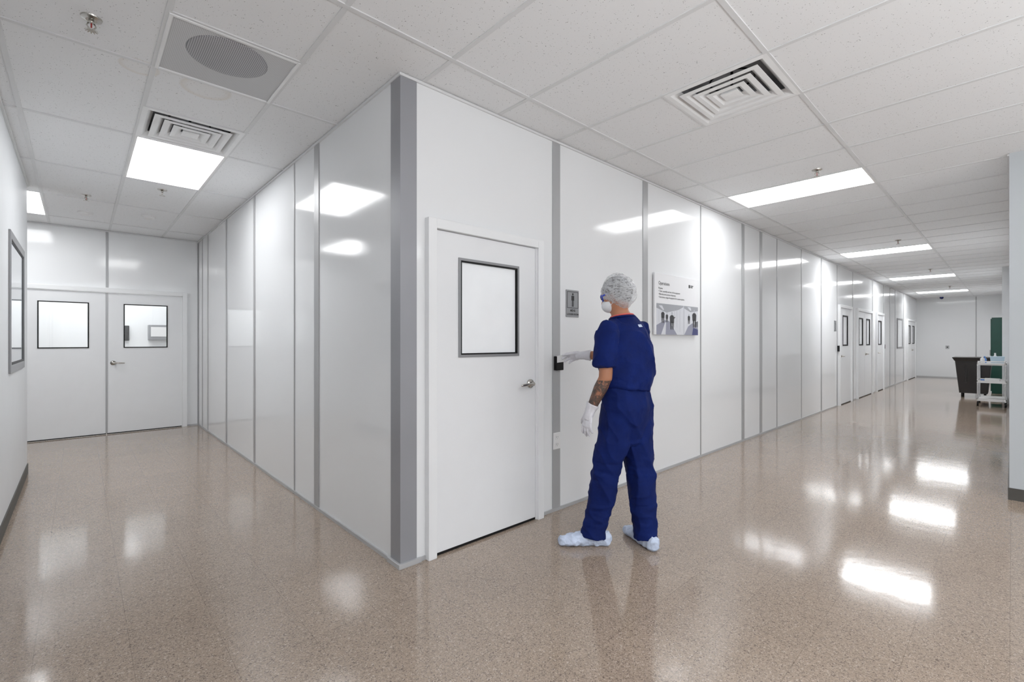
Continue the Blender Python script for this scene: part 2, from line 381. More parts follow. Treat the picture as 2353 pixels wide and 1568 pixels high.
# ------------------------------------------------------------------ doors
def lever(parent,x,z,y,dirx):
    mb=MB();mb.cyl((x,y,z),(0,-1,0),.032,.012).cyl((x,y-.012,z),(0,-1,0),.014,.03,16)
    mb.tube([(x,y-.045,z),(x+dirx*.05,y-.05,z),(x+dirx*.115,y-.047,z-.004),(x+dirx*.125,y-.044,z-.005)],[(.009,.010),(.008,.010),(.007,.009),(.005,.007)],12,rnd=True)
    return mb.build('door_handle',M_chrome,parent,smooth=True)
def make_door(n,y,x0,x1,leaves,ztop=2.03,fw=.06,prot=.045,lab=None):
    e=EM('door_%d'%n,((x0+x1)/2,y,0));struct(e)
    mb=MB();mb.box(x0-fw,x0,y-prot,y,0,ztop+fw).box(x1,x1+fw,y-prot,y,0,ztop+fw).box(x0,x1,y-prot,y,ztop,ztop+fw)
    mb.box(x0,x0+.008,y-prot*.6,y,0,ztop).box(x1-.008,x1,y-prot*.6,y,0,ztop)
    mb.build('door_frame',M_frame,e,bevel=.003)
    for (a,b,wn,hx,hd,gm,wm,ww) in leaves:
        yl=y-.016
        mb=MB();p0,p1,q0,q1=wn
        mb.box(a,p0,yl,y-.001,.018,ztop-.004).box(p1,b,yl,y-.001,.018,ztop-.004).box(p0,p1,yl,y-.001,.018,q0).box(p0,p1,yl,y-.001,q1,ztop-.004)
        lf=mb.build('door_leaf',M_door,e)
        mb=MB();g=.008
        mb.box(p0-ww,p0,yl-g,yl,q0-ww,q1+ww).box(p1,p1+ww,yl-g,yl,q0-ww,q1+ww).box(p0,p1,yl-g,yl,q0-ww,q0).box(p0,p1,yl-g,yl,q1,q1+ww)
        mb.build('window_frame',wm,lf)
        if ww>=.016:
            k=.010;mb=MB();mb.box(p0,p0+k,yl-.006,y-.002,q0,q1).box(p1-k,p1,yl-.006,y-.002,q0,q1).box(p0+k,p1-k,yl-.006,y-.002,q0,q0+k).box(p0+k,p1-k,yl-.006,y-.002,q1-k,q1)
            mb.build('window_gasket',M_black,lf)
        MB().box(p0,p1,y-.006,y-.002,q0,q1).build('window_glass',gm,lf)
        MB().box(a,b,yl-.003,y-.002,.004,.018).build('door_sweep',M_black,lf)
        if hx is not None: lever(lf,hx,1.02,yl,hd)
    return e
make_door(1,0,.225,1.122,[(.228,1.112,(.421,.927,1.245,1.857),1.058,-1,M_frost_glow,M_winframe,.016)])
d=make_door(2,YE,-1.99,-.21,[(-1.982,-1.104,(-1.78,-1.30,1.25,1.86),None,0,M_glass,M_black,.014),(-1.096,-.218,(-.90,-.41,1.25,1.86),-1.03,1,M_glass,M_black,.014)])
MB().box(-1.112,-1.088,YE-.024,YE-.016,.02,2.02).build('door_astragal',M_strip,d)
make_door(3,0,10.12,11.10,[(10.13,11.09,(10.40,10.80,1.25,1.86),10.22,1,M_frost_glow,M_black,.02)])
make_door(4,0,11.75,13.30,[(11.76,12.52,(11.92,12.30,1.25,1.86),None,0,M_frost_glow,M_black,.02),(12.53,13.29,(12.72,13.10,1.25,1.86),12.62,1,M_frost_glow,M_black,.02)])
make_door(5,0,13.98,14.86,[(13.99,14.85,(14.2,14.6,1.25,1.86),14.08,1,M_frost_glow,M_black,.02)])
make_door(6,0,19.25,21.1,[(19.26,20.17,(19.5,19.9,1.25,1.86),None,0,M_frost_glow,M_black,.02),(20.18,21.09,(20.4,20.85,1.25,1.86),20.28,1,M_frost_glow,M_black,.02)])
e1=EM('window_1',(-1.77,3.23,1.09));struct(e1)
y0,y1,z0,z1=2.63,3.83,1.09,2.17;mb=MB();f=.06
X0=-1.77;X1=-1.757
mb.box(X0,X1,y0,y0+f,z0,z1).box(X0,X1,y1-f,y1,z0,z1).box(X0,X1,y0+f,y1-f,z0,z0+f).box(X0,X1,y0+f,y1-f,z1-f,z1)
mb.build('window_frame',M_winframe,e1,bevel=.003)
mb=MB();g=.02;mb.box(X0,-1.763,y0+f,y0+f+g,z0+f,z1-f).box(X0,-1.763,y1-f-g,y1-f,z0+f,z1-f).box(X0,-1.763,y0+f,y1-f,z0+f,z0+f+g).box(X0,-1.763,y0+f,y1-f,z1-f-g,z1-f)
mb.build('window_gasket',M_signblack,e1)
MB().box(X0,-1.766,y0+f+g,y1-f-g,z0+f+g,z1-f-g).build('window_glass',P('grey_window_glass',sr(172,180,188),.06,coat=.3),e1)
e2=EM('window_2',(17.75,0,1.1));struct(e2)
mb=MB();x0,x1,z0,z1=17.27,18.25,1.1,2.05;f=.05
mb.box(x0,x0+f,-.02,0,z0,z1).box(x1-f,x1,-.02,0,z0,z1).box(x0+f,x1-f,-.02,0,z0,z0+f).box(x0+f,x1-f,-.02,0,z1-f,z1);mb.build('window_frame',M_winframe,e2)
MB().box(x0+f,x1-f,-.008,0,z0+f,z1-f).build('window_glass',M_frost_glow,e2)

# ------------------------------------------------------------------ ceiling fittings
def ceiling_light():
    e=EM('ceiling_light',(0,0,0));w=.305;l=.61;k=.016
    mb=MB();mb.box(-w,-w+k,-l,l,-.006,.05).box(w-k,w,-l,l,-.006,.05).box(-w+k,w-k,-l,-l+k,-.006,.05).box(-w+k,w-k,l-k,l,-.006,.05).box(-w,w,-l,l,.05,.06)
    mb.build('light_frame',M_lframe,e)
    MB().box(-w+k,w-k,-l+k,l-k,.018,.026).build('light_diffuser',M_light,e)
    return e
cl=ceiling_light();first=True
for a,b in lights:
    loc=(gx0+(a+.5)*c,gy0+(b+1)*c,H)
    o=cl if first else copytree(cl,loc)
    if first: o.location=loc;first=False
    if a>=14:
        for ch in o.children:
            if ch.name.startswith('light_diffuser'):
                ch.material_slots[0].link='OBJECT';ch.material_slots[0].material=M_lightf
    meta(o,'lit white rectangular troffer light set in tiled ceiling','ceiling light','ceiling troffer lights')

def vent():
    e=EM('air_vent',(0,0,0));R=.305
    def ring(mb,ro,zo,ri,zi,th=.003):
        vs=[];
        for (r,z) in ((ro,zo),(ri,zi),(ri,zi+th),(ro,zo+th)):
            vs+=[(-r,-r,z),(r,-r,z),(r,r,z),(-r,r,z)]
        fs=[]
        for q in range(4):
            q2=(q+1)%4
            for j in range(4):
                j2=(j+1)%4;fs.append((q*4+j,q*4+j2,q2*4+j2,q2*4+j))
        mb.add(vs,fs)
    mb=MB();ring(mb,R,-.006,.275,-.008);ring(mb,.275,-.008,.238,.03);mb.build('vent_frame',M_vent,e)
    for ro in (.235,.175,.115):
        mb=MB();ring(mb,ro,-.010,ro-.030,-.012);ring(mb,ro-.030,-.012,ro-.062,.018);mb.build('vent_louver',M_vent,e)
    mb=MB();ring(mb,.052,-.010,.02,-.012);ring(mb,.052,-.010,.035,.03);mb.box(-.03,.03,-.03,.03,-.012,.03);mb.build('vent_center_cone',M_vent,e)
    mb=MB();mb.box(-R,R,-R,R,.14,.15);mb.box(-R,-R+.01,-R,R,.0,.15).box(R-.01,R,-R,R,.0,.15).box(-R,R,-R,-R+.01,0,.15).box(-R,R,R-.01,R,0,.15);mb.build('vent_duct',M_duct,e)
    mb=MB();mb.tube([(.13*math.cos(a),.13*math.sin(a),.09) for a in [i*math.pi/12 for i in range(25)]],[.006]*25,8);mb.cyl((0,0,.03),(0,0,1),.008,.11,10);mb.build('vent_damper',M_black,e)
    return e
v1=vent()
for k,(a,b) in enumerate(vents):
    loc=(gx0+(a+.5)*c,gy0+(b+.5)*c,H)
    o=v1 if k==0 else copytree(v1,loc)
    o.location=loc
    meta(o,'white square air vent with stepped concentric louvers in tiled ceiling','air vent','square ceiling air vents')
e=EM('ceiling_grille',(gx0+(disc[0]+.5)*c,gy0+(disc[1]+.5)*c,H));ox,oy,oz=e['_o']
mb=MB()
for bx in ((ox-.303,ox-.285,oy-.303,oy+.303),(ox+.285,ox+.303,oy-.303,oy+.303),(ox-.285,ox+.285,oy-.303,oy-.285),(ox-.285,ox+.285,oy+.285,oy+.303)): mb.box(*bx,H-.010,H+.02)
mb.build('grille_frame',M_vent,e,bevel=.003)
MB().box(ox-.285,ox+.285,oy-.285,oy+.285,H-.003,H+.018).build('grille_panel',M_perf,e)
mb=MB();mb.ell((ox-.01,oy-.075,H-.003),((.195,0,0),(0,.195,0),(0,0,.014)),48,10);mb.build('grille_disc',M_perfd,e,smooth=True)
meta(e,'grey perforated square panel with round speaker-like grille','ceiling grille')

def sprinkler():
    e=EM('fire_sprinkler',(0,0,0))
    mb=MB();mb.tube([(0,0,0),(0,0,-.006),(0,0,-.012)],[.042,.040,.022],28);mb.build('sprinkler_escutcheon',M_chrome,e,smooth=False)
    mb=MB();mb.cyl((0,0,-.01),(0,0,-1),.011,.018,14)
    mb.tube([(-.011,0,-.026),(-.017,0,-.040),(-.006,0,-.056),(0,0,-.06)],[.003]*4,8,ref=(0,1,0)).tube([(.011,0,-.026),(.017,0,-.040),(.006,0,-.056),(0,0,-.06)],[.003]*4,8,ref=(0,1,0))
    mb.build('sprinkler_frame',M_chrome,e,smooth=True)
    mb=MB();mb.cyl((0,0,-.028),(0,0,-1),.003,.028,8);mb.build('sprinkler_bulb',P('red_bulb',sr(150,30,30),.2),e)
    mb=MB()
    mb.cyl((0,0,-.06),(0,0,-1),.017,.002,20)
    for i in range(12):
        a=i*math.pi/6;mb.tube([(.014*math.cos(a),.014*math.sin(a),-.061),(.026*math.cos(a),.026*math.sin(a),-.063)],[(.003,.001)]*2,6)
    mb.build('sprinkler_deflector',M_chrome,e)
    return e
s1=sprinkler()
for k,p in enumerate([(-1.34,.62),(-1.33,4.38),(-.75,3.6),(3.60,-1.22),(8.0,-1.23),(12.3,-1.22),(17.0,-1.22)]):
    loc=(p[0],p[1],H);o=s1 if k==0 else copytree(s1,loc,k*.7);o.location=loc
    meta(o,'chrome pendant fire sprinkler hanging from tiled ceiling','fire sprinkler','ceiling fire sprinklers')
def smoke():
    e=EM('smoke_detector',(0,0,0));mb=MB();mb.tube([(0,0,0),(0,0,-.012)],[.075,.075],32);mb.build('detector_base',M_white,e)
    mb=MB();mb.tube([(0,0,-.012),(0,0,-.03),(0,0,-.042)],[.06,.055,.035],32);mb.build('detector_head',M_white,e);return e
s2=smoke()
for k,p in enumerate([(-1.33,5.30),(-.74,4.99)]):
    loc=(p[0],p[1],H);o=s2 if k==0 else copytree(s2,loc);o.location=loc
    meta(o,'round white smoke detector mounted on tiled ceiling','smoke detector','ceiling smoke detectors')

# ------------------------------------------------------------------ wall items
def person_icon(mb,cx,z,h,y,mi=0):
    r=h*.085
    mb.poly([(cx+r*math.cos(a),y,z+h-r+r*math.sin(a)) for a in [i*math.pi/12 for i in range(24)]],mi)
    w=h*.16
    mb.poly([(cx-w,y,z+h*.80),(cx+w,y,z+h*.80),(cx+w,y,z+h*.45),(cx-w,y,z+h*.45)],mi)
    mb.poly([(cx-w*.62,y,z+h*.5),(cx-w*.08,y,z+h*.5),(cx-w*.08,y,z),(cx-w*.62,y,z)],mi)
    mb.poly([(cx+w*.08,y,z+h*.5),(cx+w*.62,y,z+h*.5),(cx+w*.62,y,z),(cx+w*.08,y,z)],mi)
def sign(x0,x1,z0,z1,txt=True):
    e=EM('restroom_sign',((x0+x1)/2,0,z0))
    MB().box(x0,x1,-.008,0,z0,z1).build('sign_plate',M_signgrey,e,bevel=.002)
    mb=MB();cx=(x0+x1)/2;w=x1-x0;h=z1-z0;y=-.0092
    a=.004;X0,X1,Z0,Z1_=x0+w*.06,x1-w*.06,z0+h*.33,z1-h*.06
    for bx in ((X0,X1,Z0,Z0+a),(X0,X1,Z1_-a,Z1_),(X0,X0+a,Z0,Z1_),(X1-a,X1,Z0,Z1_)): mb.box(bx[0],bx[1],-.0095,-.0078,bx[2],bx[3])
    person_icon(mb,cx,Z0+.012,(Z1_-Z0)-.024,y)
    mb.build('sign_pictogram',M_signblack,e,rec=False)
    mb=MB();wtext(mb,'MENS',cx,y,z0+h*.20,.026,.0006,'CENTER');wtext(mb,'LOCKER ROOM',cx,y,z0+h*.07,.0205,.0006,'CENTER')
    mb.build('sign_lettering',M_signblack,e,rec=False)
    return e
o=sign(1.482,1.640,1.53,1.75);meta(o,'grey mens locker room sign with black figure','sign')
o=sign(9.76,9.90,1.53,1.75);meta(o,'small grey locker room sign beside distant white door','sign')

def reader(x0,x1,z0,z1):
    e=EM('card_reader',((x0+x1)/2,-.001,z0))
    MB().box(x0,x1,-.034,-.001,z0,z1).build('reader_body',M_black,e,bevel=.004)
    MB().box(x0+.02,x1-.02,-.0355,-.034,z1-.022,z1-.016).build('reader_indicator',M_signgrey,e)
    return e
o=reader(1.335,1.42,1.105,1.215);meta(o,'black card reader mounted on grey wall strip','card reader')
for x in (9.985,15.02):
    o=reader(x,x+.075,1.12,1.24);meta(o,'small black card reader beside distant white door','card reader')
e=EM('wall_outlet',(1.365,-.006,.48))
MB().box(1.325,1.405,-.012,-.004,.485,.615).build('outlet_plate',M_white,e,bevel=.003)
for zc in (.522,.578):
    mb=MB();mb.box(1.348,1.382,-.0145,-.011,zc-.017,zc+.017)
    mb.box(1.356,1.358,-.0150,-.0140,zc-.004,zc+.010,1).box(1.372,1.374,-.0150,-.0140,zc-.004,zc+.010,1).box(1.363,1.367,-.0150,-.0140,zc-.012,zc-.008,1)
    mb.build('outlet_socket',[M_white,M_signblack],e)
meta(e,'white duplex electrical outlet low on grey strip','outlet')

# poster
e=EM('wall_poster',(3.27,0,1.39));x0,x1,z0,z1=2.80,3.73,1.40,2.02;yb=-.030
MB().box(x0,x1,yb,-.012,z0,z1).build('poster_board',M_poster,e,bevel=.001)
MB().box(x0+.1,x0+.14,-.012,0,z0+.2,z1-.1).build('poster_standoff',M_white,e)
MB().box(x1-.14,x1-.1,-.012,0,z0+.2,z1-.1).build('poster_standoff',M_white,e)
yt=yb-.0012
mb=MB();wtext(mb,'Operations',x0+.07,yt,1.905,.048,.0004);mb.build('poster_heading',M_text,e,rec=False)
mb=MB()
wtext(mb,'Purpose:',x0+.07,yt,1.862,.024,.0004)
for k,tx in enumerate(('\u2022 Clean, assembly and test of the equipment','\u2022 Manufactured product shipments','\u2022 Electronics, range of equipment for custom systems')):
    wtext(mb,tx,x0+.07,yt,1.832-.03*k,.025,.0002)
mb.build('poster_lettering',M_text,e,rec=False)
mb=MB();mb.box(3.51,3.54,yt,yb,1.915,1.950);mb.box(3.55,3.615,yt,yb,1.936,1.946).box(3.55,3.60,yt,yb,1.920,1.930);mb.build('poster_logo',M_signblack,e)
PW=[P('print_pale_grey',sr(214,217,224),.4),P('print_floor_mauve',sr(140,142,160),.4),P('print_dark',sr(28,28,33),.4),P('print_mid_grey',sr(176,180,188),.4),P('print_navy',sr(46,52,110),.4),P('print_ceiling',sr(156,159,166),.4),P('print_slate_grey',sr(92,94,102),.4)]  # flat print colours of the poster picture
mb=MB();a,b=x0+.03,x1-.0;zb,zt=z0+.0,z0+.315
def q(pts,mi,l): mb.poly([(a+(b-a)*u,yb-.0008-.0003*l,zb+(zt-zb)*v) for u,v in pts],mi)
q([(0,0),(1,0),(1,1),(0,1)],0,0)
q([(0,.85),(.22,.72),(.5,.84),(.62,.95),(.62,1),(0,1)],5,1)
q([(.63,.92),(.8,.8),(1,.86),(1,1),(.63,1)],5,1)
q([(.05,.93),(.14,.80),(.17,.80),(.12,.94)],0,2)
q([(.72,.97),(.79,.86),(.82,.86),(.80,.97)],0,2)
q([(0,0),(.47,0),(.28,.45),(.18,.47),(0,.3)],1,1)
q([(.64,0),(1,0),(1,.3),(.85,.42),(.74,.30)],1,1)
q([(.10,0),(.20,0),(.21,.40),(.19,.40)],0,2)
for u in (.40,.46,.53): q([(u,.10 if u>.5 else .25),(u+.006,.10 if u>.5 else .25),(u+.006,.86),(u,.83)],3,2)
for u in (.05,.10): q([(u,.40),(u+.005,.41),(u+.005,.78),(u,.80)],3,2)
q([(.625,0),(.64,0),(.64,1),(.625,1)],3,2)
q([(.84,0),(1,0),(1,.20),(.87,.26)],4,3)
q([(.90,.28),(1,.30),(1,.50),(.91,.46)],6,2)
def fig(u,v,s,hd=3):
    q([(u+.013*s*math.cos(t),v+.335*s+.04*s*math.sin(t)) for t in [i*math.pi/5 for i in range(10)]],hd,4)
    q([(u-.030*s,v+.13*s),(u+.030*s,v+.13*s),(u+.034*s,v+.26*s),(u+.016*s,v+.30*s),(u-.016*s,v+.30*s),(u-.034*s,v+.26*s)],2,3)
    q([(u-.026*s,v+.15*s),(u-.002*s,v+.15*s),(u-.008*s,v-.02*s),(u-.022*s,v-.02*s)],2,3)
    q([(u+.002*s,v+.15*s),(u+.026*s,v+.15*s),(u+.024*s,v-.02*s),(u+.010*s,v-.02*s)],2,3)
fig(.14,.40,1.1);fig(.23,.42,.8);fig(.345,.20,1.5)
q([(.36,.55),(.42,.60),(.42,.57),(.36,.50)],2,5)
fig(.90,.30,1.6);fig(.76,.40,.9)
mb.build('poster_photo',PW,e,rec=False)
meta(e,'white printed poster headed Operations with photo strip','poster')

# ------------------------------------------------------------------ far corridor things
e=EM('waste_bin',(14.3,-1.82,0));cx,cy=14.3,-1.82
def taper(mb,cx,cy,a0,b0,z0,a1,b1,z1):
    mb.add([(cx-a0,cy-b0,z0),(cx+a0,cy-b0,z0),(cx+a0,cy+b0,z0),(cx-a0,cy+b0,z0),(cx-a1,cy-b1,z1),(cx+a1,cy-b1,z1),(cx+a1,cy+b1,z1),(cx-a1,cy+b1,z1)],[(0,3,2,1),(0,1,5,4),(1,2,6,5),(2,3,7,6),(3,0,4,7),(4,5,6,7)])
mb=MB();taper(mb,cx,cy,.30,.24,.12,.38,.31,.88)
for s in (-1,1):
    for q_ in (-.12,.12): mb.box(cx+s*.29,cx+s*.37,cy+q_-.02,cy+q_+.02,.35,.8)
mb.build('bin_body',M_bin,e,bevel=.02)
mb=MB();taper(mb,cx,cy,.385,.315,.86,.44,.36,.95);mb.build('bin_rim',M_bin,e,bevel=.012)
mb=MB();mb.box(cx-.30,cx+.30,cy-.24,cy+.24,.10,.14);mb.build('bin_dolly',M_bin,e,bevel=.01)
for sx in (-1,1):
    for sy in (-1,1):
        mb=MB();mb.cyl((cx+sx*.25,cy+sy*.19-.015,.055),(0,1,0),.055,.03,20);mb.cyl((cx+sx*.25,cy+sy*.19,.09),(0,0,1),.015,.03,10);mb.build('caster_wheel',M_black,e)
meta(e,'black wheeled plastic waste bin near a utility cart','waste bin')

e=EM('utility_cart',(12.5,-2.16,0));x0,x1,y0,y1=12.1,12.9,-2.37,-1.95
for z in (.13,.50,.86):
    mb=MB();mb.box(x0,x1,y0,y1,z-.02,z).box(x0,x1,y0,y0+.012,z,z+.03).box(x0,x1,y1-.012,y1,z,z+.03).box(x0,x0+.012,y0,y1,z,z+.03).box(x1-.012,x1,y0,y1,z,z+.03)
    mb.build('cart_shelf',M_white,e)
for x in (x0+.015,x1-.015):
    for y in (y0+.015,y1-.015):
        mb=MB();mb.tube([(x,y,.10),(x,y,.90)],[.013,.013],12);mb.build('cart_leg',M_steel,e)
        mb=MB();mb.cyl((x,y-.015,.045),(0,1,0),.045,.03,18);mb.tube([(x,y,.06),(x,y,.11)],[.012,.012],8);mb.build('caster_wheel',M_black,e)
mb=MB();mb.tube([(x0-.01,y0+.02,.86),(x0-.10,y0+.02,.92),(x0-.10,y1-.02,.92),(x0-.01,y1-.02,.86)],[.011]*4,10);mb.build('cart_handle',M_white,e)
meta(e,'white and steel three-shelf utility cart against the wall','utility cart')
def bottle(x,y,h,r,mat,lab):
    mb=MB();mb.tube([(x,y,.862),(x,y,.862+h*.65),(x,y,.862+h*.75),(x,y,.862+h)],[r,r,r*.4,r*.35],18);o=mb.build('spray_bottle',mat,None);meta(o,lab,'bottle')
bottle(12.22,-2.03,.17,.035,M_white,'small white plastic bottle standing on utility cart')
bottle(12.65,-2.05,.15,.03,M_bluebits,'small blue plastic bottle standing on utility cart')
bottle(12.75,-2.20,.22,.04,M_white,'tall white plastic bottle standing on utility cart')
mb=MB();taper(mb,12.38,-2.24,.12,.09,.862,.14,.105,1.02);o=mb.build('storage_tub',P('pale_blue_plastic',sr(180,205,222),.4),None,bevel=.006);meta(o,'pale blue plastic tub on top of utility cart','tub')
mb=MB();mb.box(12.25,12.55,-2.28,-2.05,.502,.56);o=mb.build('folded_cloth_stack',M_white,None,bevel=.015);meta(o,'stack of folded white cloths on cart shelf','cloth')
mb=MB();mb.box(12.18,12.24,-2.06,-2.0,.502,.55);o=mb.build('tape_roll_box',M_bluebits,None,bevel=.01);meta(o,'small blue box on utility cart middle shelf','box')

e=EM('storage_cabinet',(16,-2.19,0));x0,x1,y0,y1=15.6,16.5,-2.292,-2.07
MB().box(x0,x1,y0,y1-.02,0,1.93).build('cabinet_body',M_green,e,bevel=.004)
for a,b in ((x0+.01,16.045),(16.055,x1-.01)):
    dd=MB().box(a,b,y1-.02,y1,.06,1.9).build('cabinet_door',M_green,e,bevel=.004)
    hx=16.02 if a<16 else 16.08
    MB().box(hx-.01,hx+.01,y1,y1+.025,.95,1.10).build('cabinet_handle',M_steel,dd)
meta(e,'tall dark green metal storage cabinet against the wall','cabinet')
e=EM('security_camera',(20.9,-.75,H));mb=MB();mb.cyl((20.9,-.75,H),(0,0,-1),.05,.03,20);mb.build('camera_mount',M_white,e)
mb=MB();mb.ell((20.9,-.75,H-.05),((.055,0,0),(0,.055,0),(0,0,.055)));mb.build('camera_dome',P('dark_blue_dome',sr(25,35,90),.15),e,smooth=True)
meta(e,'small dark dome security camera on corridor ceiling','security camera')
e=EM('wall_plate',(XE,-.85,1.1));MB().box(XE-.012,XE,-.90,-.80,1.05,1.17).build('plate_body',M_strip,e,bevel=.003);MB().cyl((XE-.012,-.85,1.11),(-1,0,0),.02,.012,14).build('plate_knob',M_black,e)
meta(e,'small grey wall plate on distant white wall','wall plate')
e=EM('wall_dispenser',(-.25,8.7,1.35));MB().box(-.44,-.05,8.58,8.7,1.35,1.64).build('dispenser_body',M_winframe,e,bevel=.01);MB().box(-.40,-.09,8.572,8.58,1.42,1.60).build('dispenser_window',M_white,e)
meta(e,'grey wall dispenser seen through a door window','dispenser')
e=EM('wall_telephone',(-.75,8.7,1.33));MB().box(-.79,-.71,8.65,8.7,1.34,1.62).build('telephone_base',M_black,e,bevel=.01)
MB().tube([(-.75,8.64,1.36),(-.75,8.62,1.48),(-.75,8.64,1.60)],[(.028,.02),(.016,.014),(.028,.02)],12,rnd=True).build('telephone_handset',M_black,e,smooth=True)
meta(e,'black wall telephone seen through a door window','telephone')

# ------------------------------------------------------------------ person
def finish(mb,name,mats,parent,voxel,smooth_it=4,disp=None,post=None,dec=None):
    o=mb.build('tmp',mats[0],origin=(0,0,0),rec=True);o.location=(0,0,0)
    md=o.modifiers.new('r','REMESH');md.mode='VOXEL';md.voxel_size=voxel;md.use_smooth_shade=True
    if smooth_it:
        m2=o.modifiers.new('s','SMOOTH');m2.factor=.5;m2.iterations=smooth_it
    bpy.context.view_layer.update()
    me=bpy.data.meshes.new_from_object(o.evaluated_get(bpy.context.evaluated_depsgraph_get()))
    bpy.data.objects.remove(o)
    me.materials.clear()
    for m in mats: me.materials.append(m)
    if disp:
        ns=[v.normal.copy() for v in me.vertices]
        for v,nn in zip(me.vertices,ns): v.co=v.co+nn*disp(v.co)
    for p in me.polygons:
        p.use_smooth=True
        p.material_index=post(p.center) if post else 0
    off=V(parent['_o']) if parent is not None else V((0,0,0))
    me.transform(Matrix.Translation(-off))
    me.name=name
    ob=bpy.data.objects.new(name,me);COL.objects.link(ob)
    ob['_o']=tuple(off)
    if parent is not None: ob.parent=parent
    return ob
PB=(1.22,-.70,0)
person=EM('person',PB);meta(person,'person in navy scrubs, hairnet, mask and gloves reaching to card reader','person')

def hand(mb,W,d,n,th,grow,curls,thumb_dir=None):
    W=V(W);d=V(d).normalized();th=V(th);th=(th-d*th.dot(d)).normalized();n=V(n);n=(n-d*n.dot(d)-th*n.dot(th)).normalized()
    mb.tube([W-d*.02,W+d*.02,W+d*.055,W+d*.088],[(.024+grow,.019+grow),(.030+grow,.017+grow),(.039+grow,.014+grow),(.036+grow,.011+grow)],18,ref=n,rnd=True)
    L=[.068,.078,.072,.056]
    for i in range(4):
        o=.029-.0195*i
        p=W+d*(.082-(.004 if i in(0,) else .0)-(.010 if i==3 else 0))+th*o
        dirr=(d+th*(.10*(1.2-i*.8))).normalized()
        pts=[p];rad=[.0095+grow];ang=0
        for k,fr in enumerate((.48,.30,.22)):
            ang+=curls[i]*(.6 if k==0 else 1)
            dd=(dirr*math.cos(ang)+n*math.sin(ang)).normalized();p=p+dd*L[i]*fr*1.05;pts.append(p);rad.append([.0088,.0082,.0068][k]+grow)
        mb.tube(pts,rad,12,ref=th,rnd=True)
    t0=W+d*.022+th*.026;a_,b_,c_=thumb_dir or (.75,.6,.25);td=(d*a_+th*b_+n*c_).normalized()
    t1=t0+td*.038;t2=t1+(td+n*.25).normalized()*.030;t3=t2+(td+n*.45+d*.2).normalized()*.022
    mb.tube([t0,t1,t2,t3],[.013+grow,.0115+grow,.010+grow,.008+grow],12,ref=n,rnd=True)

shL=V((1.10,-.69,1.425));elL=V((1.06,-.69,1.10));wrL=V((1.01,-.60,.875))
shR=V((1.475,-.69,1.425));elR=V((1.515,-.475,1.225));wrR=V((1.392,-.240,1.228))
dL=V((-.10,.16,-.98));dR=V((-.20,.95,-.13))
Hc=V((1.256,-.632,1.640))
fd=V((-.20,.94,-.28)).normalized();rd=fd.cross(V((0,0,1))).normalized();ud=rd.cross(fd).normalized()
def hp(r,f,u): return Hc+rd*r+fd*f+ud*u
def foot(mb,an,d,g,hz=0):
    an=V(an);d=V(d).normalized();z=lambda q,h:V((q.x,q.y,h))
    h=an-d*.07
    pts=[z(h,.045),z(an,.05),z(an+d*.08,.042),z(an+d*.15,.034),z(an+d*.205,.028)]
    rr=[(.034,.040),(.038,.044),(.044,.036),(.046,.027),(.036,.020)]
    mb.tube(pts,[(a+g,b+g) for a,b in rr],20,ref=(0,0,1),rnd=True)
    mb.tube([z(an,.05),z(an,.13+hz)],[.04+g,.036+g],16,ref=(0,1,0),rnd=True)
anL=(1.085,-.585,.09);anR=(1.322,-.822,.09);fL=V((-.72,.69,0));fR=V((.42,.90,0))

mb=MB()
Yr=(0,1,0)
mb.tube([(1.27,-.705,.92),(1.27,-.705,.98),(1.275,-.695,1.08),(1.29,-.685,1.28),(1.29,-.68,1.40),(1.285,-.67,1.46),(1.28,-.66,1.50)],
 [(.13,.09),(.15,.105),(.14,.10),(.165,.115),(.165,.105),(.11,.085),(.066,.064)],28,ref=Yr,rnd=True)
mb.tube([(1.285,-.668,1.45),(1.272,-.65,1.54),hp(0,-.015,-.05)],[(.064,.064),(.057,.060),(.055,.06)],20,ref=Yr,rnd=True)
mb.tube([(1.20,-.685,1.40),shL,elL,wrL],[.06,.054,.043,.026],18,ref=(1,0,0),rnd=True)
mb.tube([elL,elL.lerp(wrL,.3),wrL],[.041,.044,.026],18,ref=(1,0,0),rnd=True)
mb.tube([(1.38,-.685,1.40),shR,elR,wrR],[.06,.054,.043,.026],18,ref=(1,0,0),rnd=True)
mb.tube([elR,elR.lerp(wrR,.3),wrR],[.041,.043,.026],18,ref=(1,0,0),rnd=True)
mb.tube([(1.20,-.70,.90),(1.155,-.668,.68),(1.128,-.633,.48),(1.11,-.612,.36),anL],[.072,.066,.050,.048,.036],18,ref=Yr,rnd=True)
mb.tube([(1.34,-.71,.90),(1.342,-.74,.68),(1.335,-.773,.48),(1.328,-.80,.36),anR],[.072,.066,.050,.048,.036],18,ref=Yr,rnd=True)
foot(mb,anL,fL,-.006);foot(mb,anR,fR,-.006)
hand(mb,wrL,dL,(1,.1,0),(0.1,1,0),-.004,[.25,.3,.35,.4])
hand(mb,wrR,dR,(-.6,-.2,-.75),(-.5,0,.8),-.004,[.30,.35,.5,.6],(.95,.22,.3))
mb.ell(hp(0,-.012,.018),(rd*.074,fd*.094,ud*.098),32,20)
mb.ell(hp(0,.028,-.045),(rd*.056,fd*.056,ud*.062),28,16)
mb.ell(hp(0,.05,-.085),(rd*.030,fd*.028,ud*.022),20,12)
mb.ell(hp(0,.070,.035),(rd*.048,fd*.016,ud*.014),20,12)
mb.tube([hp(0,.078,.02),hp(0,.095,-.012),hp(0,.102,-.026)],[.008,.011,.013],14,ref=ud,rnd=True)
mb.ell(hp(0,.080,-.052),(rd*.022,fd*.010,ud*.009),16,10)
